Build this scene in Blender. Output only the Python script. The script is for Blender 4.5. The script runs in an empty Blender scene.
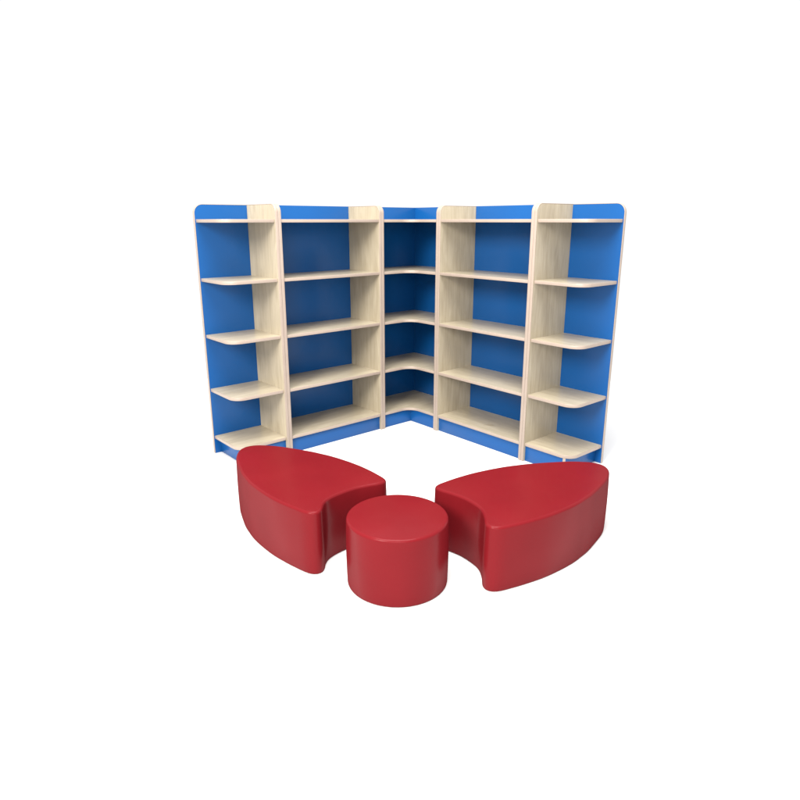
import bpy, bmesh, math, random
from mathutils import Matrix, Vector

scene = bpy.context.scene
col = scene.collection
R = math.radians

# ------------------------------------------------------------------ measures (metres)
H = 1.5            # height of the shelving
D = 0.329          # depth of a side panel in front of the back board
T = 0.018          # shelf thickness
P = 0.0189         # side panel thickness
C = 0.5845         # corner unit leg
W = 0.751          # straight bookcase width
E = 0.350          # end unit width
ZS = [0.1149, 0.4193, 0.7521, 1.0848, 1.4156]   # shelf tops
BT = 0.018         # back board thickness
PL = 0.311         # plinth front
G = 0.0004         # hairline joint

# ------------------------------------------------------------------ materials
def new_mat(name):
    m = bpy.data.materials.new(name); m.use_nodes = True
    nt = m.node_tree; b = nt.nodes['Principled BSDF']
    return m, nt, b

def wood_mat(name, stretch):
    m, nt, b = new_mat(name)
    N, Lk = nt.nodes, nt.links
    tc = N.new('ShaderNodeTexCoord'); oi = N.new('ShaderNodeObjectInfo')
    add = N.new('ShaderNodeVectorMath'); add.operation = 'ADD'
    mul = N.new('ShaderNodeVectorMath'); mul.operation = 'SCALE'; mul.inputs['Scale'].default_value = 13.0
    comb = N.new('ShaderNodeCombineXYZ')
    for k in 'XYZ': Lk.new(oi.outputs['Random'], comb.inputs[k])
    Lk.new(comb.outputs[0], mul.inputs[0])
    Lk.new(tc.outputs['Object'], add.inputs[0]); Lk.new(mul.outputs[0], add.inputs[1])
    def noise(sc, detail, rough, dist):
        mp = N.new('ShaderNodeMapping'); mp.inputs['Scale'].default_value = sc
        Lk.new(add.outputs[0], mp.inputs['Vector'])
        n = N.new('ShaderNodeTexNoise'); n.inputs['Scale'].default_value = 1.0
        n.inputs['Detail'].default_value = detail; n.inputs['Roughness'].default_value = rough
        n.inputs['Distortion'].default_value = dist
        Lk.new(mp.outputs[0], n.inputs['Vector'])
        return n
    fine = noise([s * 1.0 for s in stretch[0]], 5, .6, .3)
    broad = noise([s * 1.0 for s in stretch[1]], 3, .5, 1.6)
    knot = noise((7, 7, 5), 2, .5, .6)
    r1 = N.new('ShaderNodeValToRGB')
    r1.color_ramp.elements[0].position = .30; r1.color_ramp.elements[0].color = WOOD_D
    r1.color_ramp.elements[1].position = .68; r1.color_ramp.elements[1].color = WOOD_L
    Lk.new(broad.outputs['Fac'], r1.inputs['Fac'])
    r2 = N.new('ShaderNodeValToRGB')
    r2.color_ramp.elements[0].position = .32; r2.color_ramp.elements[0].color = (.85, .83, .80, 1)
    r2.color_ramp.elements[1].position = .62; r2.color_ramp.elements[1].color = (1, 1, 1, 1)
    Lk.new(fine.outputs['Fac'], r2.inputs['Fac'])
    mx = N.new('ShaderNodeMix'); mx.data_type = 'RGBA'; mx.blend_type = 'MULTIPLY'; mx.inputs['Factor'].default_value = 1
    Lk.new(r1.outputs[0], mx.inputs['A']); Lk.new(r2.outputs[0], mx.inputs['B'])
    r3 = N.new('ShaderNodeValToRGB')
    r3.color_ramp.elements[0].position = .70; r3.color_ramp.elements[0].color = (1, 1, 1, 1)
    r3.color_ramp.elements[1].position = .82; r3.color_ramp.elements[1].color = (.80, .76, .70, 1)
    Lk.new(knot.outputs['Fac'], r3.inputs['Fac'])
    mx2 = N.new('ShaderNodeMix'); mx2.data_type = 'RGBA'; mx2.blend_type = 'MULTIPLY'; mx2.inputs['Factor'].default_value = 1
    Lk.new(mx.outputs['Result'], mx2.inputs['A']); Lk.new(r3.outputs[0], mx2.inputs['B'])
    tone = N.new('ShaderNodeMapRange'); tone.inputs['To Min'].default_value = .93; tone.inputs['To Max'].default_value = 1.05
    Lk.new(oi.outputs['Random'], tone.inputs['Value'])
    hs = N.new('ShaderNodeHueSaturation'); Lk.new(tone.outputs[0], hs.inputs['Value']); Lk.new(mx2.outputs['Result'], hs.inputs['Color'])
    Lk.new(hs.outputs[0], b.inputs['Base Color'])
    b.inputs['Roughness'].default_value = .28
    bp = N.new('ShaderNodeBump'); bp.inputs['Strength'].default_value = .06; bp.inputs['Distance'].default_value = .001
    Lk.new(fine.outputs['Fac'], bp.inputs['Height']); Lk.new(bp.outputs[0], b.inputs['Normal'])
    return m

WOOD_D = (.368, .316, .228, 1)
WOOD_L = (.445, .390, .290, 1)
M_upright = wood_mat('pale_maple_upright', ((75, 75, 6), (13, 13, 2.2)))
M_shelf = wood_mat('pale_maple_shelf', ((6, 75, 75), (2.2, 13, 13)))

def plain_mat(name, colr, rough, var=.05, nscale=6., bump=0., bscale=300., spec=.5):
    m, nt, b = new_mat(name)
    N, Lk = nt.nodes, nt.links
    tc = N.new('ShaderNodeTexCoord')
    n = N.new('ShaderNodeTexNoise'); n.inputs['Scale'].default_value = nscale; n.inputs['Detail'].default_value = 3
    Lk.new(tc.outputs['Object'], n.inputs['Vector'])
    r = N.new('ShaderNodeValToRGB')
    r.color_ramp.elements[0].position = .3; r.color_ramp.elements[1].position = .7
    r.color_ramp.elements[0].color = (*[c * (1 - var) for c in colr], 1)
    r.color_ramp.elements[1].color = (*[min(1, c * (1 + var)) for c in colr], 1)
    Lk.new(n.outputs['Fac'], r.inputs['Fac']); Lk.new(r.outputs[0], b.inputs['Base Color'])
    rr = N.new('ShaderNodeMapRange')
    rr.inputs['To Min'].default_value = rough * .9; rr.inputs['To Max'].default_value = rough * 1.1
    Lk.new(n.outputs['Fac'], rr.inputs['Value']); Lk.new(rr.outputs[0], b.inputs['Roughness'])
    b.inputs['Specular IOR Level'].default_value = spec
    if bump:
        n2 = N.new('ShaderNodeTexNoise'); n2.inputs['Scale'].default_value = bscale; n2.inputs['Detail'].default_value = 2
        Lk.new(tc.outputs['Object'], n2.inputs['Vector'])
        bp = N.new('ShaderNodeBump'); bp.inputs['Strength'].default_value = bump; bp.inputs['Distance'].default_value = .001
        Lk.new(n2.outputs['Fac'], bp.inputs['Height']); Lk.new(bp.outputs[0], b.inputs['Normal'])
    return m

M_blue = plain_mat('blue_laminate', (.0035, .068, .240), .30, .03, 3, .03, 500, .33)
M_band = plain_mat('cream_edging', (.315, .252, .210), .30, .04, 12)
def vinyl_mat(name, colr):
    m = bpy.data.materials.new(name); m.use_nodes = True
    nt = m.node_tree; N, Lk = nt.nodes, nt.links
    N.remove(N['Principled BSDF']); out = N['Material Output']
    tc = N.new('ShaderNodeTexCoord')
    def noise(scale, detail):
        n = N.new('ShaderNodeTexNoise'); n.inputs['Scale'].default_value = scale; n.inputs['Detail'].default_value = detail
        Lk.new(tc.outputs['Object'], n.inputs['Vector']); return n
    grain, soft = noise(430, 2), noise(5, 1.5)
    b1 = N.new('ShaderNodeBump'); b1.inputs['Strength'].default_value = .35; b1.inputs['Distance'].default_value = .012
    Lk.new(soft.outputs['Fac'], b1.inputs['Height'])
    b2 = N.new('ShaderNodeBump'); b2.inputs['Strength'].default_value = .10; b2.inputs['Distance'].default_value = .001
    Lk.new(grain.outputs['Fac'], b2.inputs['Height']); Lk.new(b1.outputs[0], b2.inputs['Normal'])
    r = N.new('ShaderNodeValToRGB')
    r.color_ramp.elements[0].position = .3; r.color_ramp.elements[1].position = .7
    r.color_ramp.elements[0].color = (*[c * .96 for c in colr], 1)
    r.color_ramp.elements[1].color = (*[c * 1.04 for c in colr], 1)
    Lk.new(soft.outputs['Fac'], r.inputs['Fac'])
    d = N.new('ShaderNodeBsdfDiffuse'); Lk.new(r.outputs[0], d.inputs['Color']); Lk.new(b2.outputs[0], d.inputs['Normal'])
    g = N.new('ShaderNodeBsdfGlossy'); g.inputs['Roughness'].default_value = .25; Lk.new(b2.outputs[0], g.inputs['Normal'])
    fr = N.new('ShaderNodeFresnel'); fr.inputs['IOR'].default_value = 1.205
    mn = N.new('ShaderNodeMath'); mn.operation = 'MINIMUM'; mn.inputs[1].default_value = .032
    Lk.new(fr.outputs[0], mn.inputs[0])
    mx = N.new('ShaderNodeMixShader')
    Lk.new(mn.outputs[0], mx.inputs[0]); Lk.new(d.outputs[0], mx.inputs[1]); Lk.new(g.outputs[0], mx.inputs[2])
    Lk.new(mx.outputs[0], out.inputs['Surface'])
    return m
M_red = vinyl_mat('red_vinyl', (.129, .0066, .0096))
M_floor = plain_mat('white_studio_floor', (.67, .67, .67), .9, .0, 2, 0, 1, .0)

# ------------------------------------------------------------------ mesh helpers
def finish(name, bm, mat, parent=None, bevel=0., segs=2):
    bmesh.ops.recalc_face_normals(bm, faces=bm.faces)
    if bevel:
        ed = [e for e in bm.edges if len(e.link_faces) == 2 and e.calc_face_angle(0) > R(35)]
        bmesh.ops.bevel(bm, geom=ed, offset=bevel, segments=segs, profile=.5, affect='EDGES', clamp_overlap=True)
    me = bpy.data.meshes.new(name); bm.to_mesh(me); bm.free()
    for p in me.polygons: p.use_smooth = True
    me.set_sharp_from_angle(angle=R(40))
    me.materials.append(mat)
    o = bpy.data.objects.new(name, me); col.objects.link(o)
    if parent: o.parent = parent
    return o

def prism(pts, a, b, axis='z', bm=None):
    """extrude the outline pts from a to b; axis z: pts are (x,y); axis x: pts are (y,z); axis y: pts are (x,z)"""
    bm = bm or bmesh.new()
    def v(p, t):
        return {'z': (p[0], p[1], t), 'x': (t, p[0], p[1]), 'y': (p[0], t, p[1])}[axis]
    lo = [bm.verts.new(v(p, a)) for p in pts]; hi = [bm.verts.new(v(p, b)) for p in pts]
    bm.faces.new(lo[::-1]); bm.faces.new(hi)
    n = len(pts)
    for i in range(n):
        bm.faces.new((lo[i], lo[(i + 1) % n], hi[(i + 1) % n], hi[i]))
    return bm

def box(x0, x1, y0, y1, z0, z1, bm=None):
    return prism([(x0, y0), (x1, y0), (x1, y1), (x0, y1)], z0, z1, 'z', bm)

def fillet(corner, d1, d2, r, n=8):
    """arc of radius r replacing a right-angled corner; d1 = unit vector back along the incoming edge, d2 = along the outgoing edge"""
    cx = corner[0] + (d1[0] + d2[0]) * r; cy = corner[1] + (d1[1] + d2[1]) * r
    out = []
    for i in range(n + 1):
        t = i / n * math.pi / 2
        out.append((cx - d2[0] * r * math.cos(t) - d1[0] * r * math.sin(t),
                    cy - d2[1] * r * math.cos(t) - d1[1] * r * math.sin(t)))
    return out

def offset_left(pts, d):
    out = []
    n = len(pts)
    for i in range(n):
        ns = []
        for a, b in ((i - 1, i), (i, i + 1)):
            if a >= 0 and b < n:
                dx, dy = pts[b][0] - pts[a][0], pts[b][1] - pts[a][1]; l = math.hypot(dx, dy)
                ns.append((-dy / l, dx / l))
        nx = sum(q[0] for q in ns) / len(ns); ny = sum(q[1] for q in ns) / len(ns)
        k = nx * nx + ny * ny
        out.append((pts[i][0] + nx / k * d, pts[i][1] + ny / k * d))
    return out

BW = .004
def banded(name, edge, rest, a, b, axis, mat, parent, mirror=False):
    """a board whose edge polyline (interior on its left) carries cream edging as a part of its own"""
    inn = offset_left(edge, BW)
    def mm(ps): return [(-p[0], p[1]) for p in ps] if mirror else ps
    o = finish(name, prism(mm(inn + rest), a, b, axis), mat, parent)
    finish('edge_band', prism(mm(edge + inn[::-1]), a, b, axis), M_band, o, .0017, 3)
    return o

def empty(name, label, cat, loc=(0, 0, 0), rz=0., group=None):
    o = bpy.data.objects.new(name, None); col.objects.link(o)
    o.empty_display_size = .1
    o.location = loc; o.rotation_euler = (0, 0, rz)
    o['label'] = label; o['category'] = cat
    if group: o['group'] = group
    return o

# ------------------------------------------------------------------ shelving
RT = .046    # rounded top corner
def side_panel(x0, x1, parent):
    # outline in (y, z), interior on the left of the banded front + top edge
    edge = [(BT, H)] + fillet((-D, H), (1, 0), (0, -1), RT)[0:] + [(-D, 0)]
    # path runs back->front along the top, then down: interior lies on its left
    return banded('side_panel', edge, [(BT, 0)], x0, x1, 'x', M_upright, parent)

def straight_bookcase(label, loc, rz):
    t = empty('straight_bookcase', label, 'bookcase', loc, rz, 'straight bookcases beside the corner unit')
    side_panel(G, P, t); side_panel(W - P, W - G, t)
    x0, x1 = P + G, W - P - G
    finish('back_panel', box(x0, x1, 0, BT, 0, H - .0005), M_blue, t, .0008)
    for z in ZS:
        banded('shelf', [(x0, -D + .004), (x1, -D + .004)], [(x1, -G), (x0, -G)], z - T, z, 'z', M_shelf, t)
    finish('plinth', box(x0, x1, -PL, -PL + .018, 0, ZS[0] - T - G), M_blue, t, .0008)
    return t

def end_unit(label, loc, rz, mirror):
    t = empty('end_bookcase', label, 'bookcase', loc, rz, 'open end bookcases with rounded shelves')
    s = -1 if mirror else 1
    def sp(a, b): return (min(s * a, s * b), max(s * a, s * b))
    side_panel(*sp(G, P), t)
    x0 = P + G
    # back board, in (x, z): banded outer edge and top
    edge = [(E, 0)] + fillet((E, H), (0, -1), (-1, 0), RT * 1.15) + [(x0, H)]
    banded('back_panel', edge, [(x0, 0)], 0, BT, 'y', M_blue, t, mirror)
    es = E - .008
    for z in ZS:
        f = -D + .010
        edge = [(x0, f)] + fillet((es, f), (-1, 0), (0, 1), .075, 10) + [(es, -G)]
        banded('shelf', edge, [(x0, -G)], z - T, z, 'z', M_shelf, t, mirror)
    zp = ZS[0] - T - G
    ps = E - .045
    a, b = sp(x0, ps - .018 - G)
    pl = finish('plinth', box(a, b, -PL, -PL + .018, 0, zp), M_blue, t, .0008)
    a, b = sp(ps - .018, ps)
    pe = finish('plinth_end', box(a, b, -PL + .002, -G, 0, zp), M_blue, t, .0008)
    finish('edge_band', box(a, b, -PL - .001, -PL + .0018, 0, zp), M_band, pe, .0006)
    return t

def corner_unit(label):
    t = empty('corner_bookcase', label, 'bookcase')
    side_panel(-C + G, -C + P, t)
    o = side_panel(0, P - G, t)
    o.rotation_euler = (0, 0, R(-90)); o.location = (0, -C + P, 0)
    k = C - P - G
    finish('back_panel', box(-k, -G, 0, BT, 0, H - .0005), M_blue, t, .0008)
    finish('back_panel', box(0, BT, -k, BT, 0, H - .0005), M_blue, t, .0008)
    f = -D + .004
    for z in ZS:
        arc = fillet((f, f), (-1, 0), (0, -1), .085, 12)
        edge = [(-k, f)] + arc + [(f, -k)]
        banded('shelf', edge, [(-G, -k), (-G, -G), (-k, -G)], z - T, z, 'z', M_shelf, t)
    zp = ZS[0] - T - G
    bm = prism([(-k, -PL), (-PL, -PL), (-PL, -k), (-PL + .018, -k), (-PL + .018, -PL + .018), (-k, -PL + .018)], 0, zp)
    finish('plinth', bm, M_blue, t, .0008)
    return t

corner_unit('corner bookcase with curved L-shaped shelves, standing where the two rows of bookcases meet')
b1 = straight_bookcase('straight blue-backed bookcase in the left row, between the corner bookcase and the left end bookcase',
                       (-(C + W), 0, 0), 0)
# the second straight bookcase: a copy of the first, its parts and their edging
def copy_tree(o, parent=None):
    c = o.copy(); col.objects.link(c)
    if parent: c.parent = parent
    for ch in list(o.children): copy_tree(ch, c)
    return c
b2 = copy_tree(b1); b2.location = (0, -C, 0); b2.rotation_euler = (0, 0, R(-90))
b2['label'] = 'straight blue-backed bookcase in the right row, between the corner bookcase and the right end bookcase'
end_unit('open end bookcase with rounded shelves, at the left end of the two rows',
         (-(C + W), 0, 0), 0, True)
end_unit('open end bookcase with rounded shelves, at the right end of the two rows',
         (0, -(C + W), 0), R(-90), False)

# ------------------------------------------------------------------ stools
SH = .2835
CX, CY = -1.7426, -1.8334

def smooth_closed(pts, n, passes):
    """uniform resampling of a closed outline, then light smoothing"""
    m = len(pts); seg = [(pts[(i + 1) % m] - pts[i]).length for i in range(m)]
    tot = sum(seg); out = []; i = 0; acc = 0
    for k in range(n):
        s = tot * k / n
        while acc + seg[i] < s: acc += seg[i]; i += 1
        out.append(pts[i].lerp(pts[(i + 1) % m], (s - acc) / seg[i]))
    for _ in range(passes):
        out = [(out[j - 1] + out[j] * 2 + out[(j + 1) % n]) / 4 for j in range(n)]
    return out

def upholstered(name, outline, label, loc, rz, rt=.012, rb=.007, group=None):
    """soft block: rounded lower rim, upright side, rounded upper rim, barely crowned top"""
    n = len(outline)
    if sum(outline[i].x * outline[(i + 1) % n].y - outline[(i + 1) % n].x * outline[i].y for i in range(n)) < 0:
        outline = outline[::-1]
    nor = []
    for i in range(n):
        d = (outline[(i + 1) % n] - outline[i - 1]).normalized(); nor.append(Vector((d.y, -d.x)))
    prof = []
    for k in range(5):
        t = k / 4 * math.pi / 2; prof.append((rb - rb * math.sin(t), rb - rb * math.cos(t)))
    for k in range(1, 8):
        f = k / 8; prof.append((-.0025 * math.sin(math.pi * f), rb + (SH - rt - rb) * f))
    for k in range(9):
        t = k / 8 * math.pi / 2; prof.append((rt - rt * math.cos(t), SH - rt + rt * math.sin(t)))
    bm = bmesh.new(); rings = []
    for ins, z in prof:
        rings.append([bm.verts.new((p.x - q.x * ins, p.y - q.y * ins, z)) for p, q in zip(outline, nor)])
    for a, b in zip(rings, rings[1:]):
        for i in range(n): bm.faces.new((a[i], a[(i + 1) % n], b[(i + 1) % n], b[i]))
    bm.faces.new(rings[0][::-1])
    top = bm.faces.new(rings[-1])
    o = finish(name, bm, M_red)
    for p in o.data.polygons: p.use_smooth = True
    o.location = loc; o.rotation_euler = (0, 0, rz)
    o['label'] = label; o['category'] = 'stool'
    if group: o['group'] = group
    return o

circ = [Vector((.2034 * math.cos(2 * math.pi * i / 128), .2034 * math.sin(2 * math.pi * i / 128))) for i in range(128)]
upholstered('round_stool', circ, 'low round red vinyl drum stool standing in front, between the two curved stools', (CX, CY, 0), 0)

def area2(ps):
    return sum(ps[i - 1].x * ps[i].y - ps[i].x * ps[i - 1].y for i in range(len(ps)))

def petal_outline(flip):
    # axis along +x, measured from the hollow's centre: two bowed sides, a rounded tip, a hollow end with soft horns
    half = [(.324, 0), (.322, .05), (.315, .088), (.301, .120), (.280, .147), (.258, .168), (.248, .189), (.256, .212), (.288, .226), (.33, .2325),
            (.403, .241), (.504, .246), (.61, .239), (.694, .227), (.744, .214), (.80, .199), (.868, .173), (.96, .134),
            (1.0, .114), (1.045, .083), (1.085, .046), (1.103, 0)]
    # the horn on the front side reaches a little further round the hollow than the one at the back
    def reach(a, b, d):
        return a + d * max(0, 1 - abs(b - .185) / .07) if a < .4 else a
    dip = .014 if flip else 0      # the hollow of the right-hand stool is a little shallower towards its front horn
    pts = [Vector((reach(*p, -.004) - (dip * max(0, 1 - abs(p[1] - .115) / .075) if p[0] < .4 else 0), p[1])) for p in half] + [Vector((reach(*p, .034), -p[1])) for p in half[-2:0:-1]]
    if flip: pts = [Vector((p.x, -p.y)) for p in pts][::-1]
    out = []; n = len(pts)
    for i in range(n):
        p0, p1, p2, p3 = pts[i - 1], pts[i], pts[(i + 1) % n], pts[(i + 2) % n]
        for k in range(14):
            t = k / 14
            out.append(.5 * (2 * p1 + (p2 - p0) * t + (2 * p0 - 5 * p1 + 4 * p2 - p3) * t * t + (3 * p1 - p0 - 3 * p2 + p3) * t ** 3))
    out = smooth_closed(out, 400, 8)
    nor = []
    n = len(out)
    for i in range(n):
        d = (out[(i + 1) % n] - out[i - 1]).normalized(); nor.append(Vector((-d.y, d.x)))
    out = [p + q * (-.007 if area2(out) > 0 else .007) for p, q in zip(out, nor)]
    return smooth_closed(out, 400, 7)

U = Vector((.757059, -.653346)).normalized(); V = Vector((-U.y, U.x))   # ground directions the petals are set out along
ua = math.atan2(U.y, U.x)
def petal(label, du, dv, deg, flip):
    p = Vector((CX, CY)) + U * du + V * dv
    return upholstered('curved_stool', petal_outline(flip), label, (p.x, p.y, 0), ua + R(deg), group='petal-shaped stools')
petal('petal-shaped red vinyl stool on the left, its hollow end facing the round stool', -.0126, -.0022, 134.4, False)
petal('petal-shaped red vinyl stool on the right, its hollow end facing the round stool', .0425, -.048, 31.8, True)

# ------------------------------------------------------------------ floor
bm = bmesh.new()
vs = [bm.verts.new((-1.3 + 3.2 * math.cos(2 * math.pi * i / 96), -1.3 + 3.2 * math.sin(2 * math.pi * i / 96), -.0005)) for i in range(96)]
bm.faces.new(vs)
fl = finish('floor', bm, M_floor); fl['kind'] = 'structure'

# ------------------------------------------------------------------ light
w = bpy.data.worlds.new('World'); scene.world = w; w.use_nodes = True
bg = w.node_tree.nodes['Background']
bg.inputs['Color'].default_value = (1, 1, 1, 1); bg.inputs['Strength'].default_value = 1.04

def area(name, loc, target, size, power, colr):
    l = bpy.data.lights.new(name, 'AREA'); l.shape = 'SQUARE'; l.size = size; l.energy = power; l.color = colr
    o = bpy.data.objects.new(name, l); col.objects.link(o); o.location = loc
    o.rotation_euler = (Vector(target) - Vector(loc)).to_track_quat('-Z', 'Y').to_euler()
    return o
area('key_lamp', (-6.9, -3.1, 3.9), (-.5, -.9, .7), 2.0, 560, (1, .95, .87))
area('softbox', (-2.1, -2.1, 4.7), (-1.7, -1.7, 0), 3.2, 470, (1, .985, .96))
area('front_fill', (-4.9, -5.6, 1.9), (-.6, -.6, .8), 2.4, 140, (1, .98, .95))

# ------------------------------------------------------------------ camera
cam = bpy.data.cameras.new('camera'); co = bpy.data.objects.new('camera', cam); col.objects.link(co)
yaw, pitch, roll, f = .0736, -.2810, -.0006, 620.08
a = math.pi / 4 + yaw
fw = Vector((math.cos(a) * math.cos(pitch), math.sin(a) * math.cos(pitch), math.sin(pitch)))
rt = Vector((math.sin(a), -math.cos(a), 0)); up = rt.cross(fw)
rt2 = rt * math.cos(roll) + up * math.sin(roll); up2 = up * math.cos(roll) - rt * math.sin(roll)
m = Matrix((rt2, up2, -fw)).transposed().to_4x4(); m.translation = (-3.195, -3.5336, 1.4055)
co.matrix_world = m
cam.sensor_width = 36; cam.lens = f * 36 / 800; cam.clip_end = 300
scene.camera = co

scene.render.engine = 'CYCLES'
scene.render.resolution_x = 1024; scene.render.resolution_y = 1024
vs_ = scene.view_settings
vs_.view_transform = 'Standard'; vs_.look = 'None'; vs_.gamma = 1; vs_.exposure = 0; vs_.use_curve_mapping = False
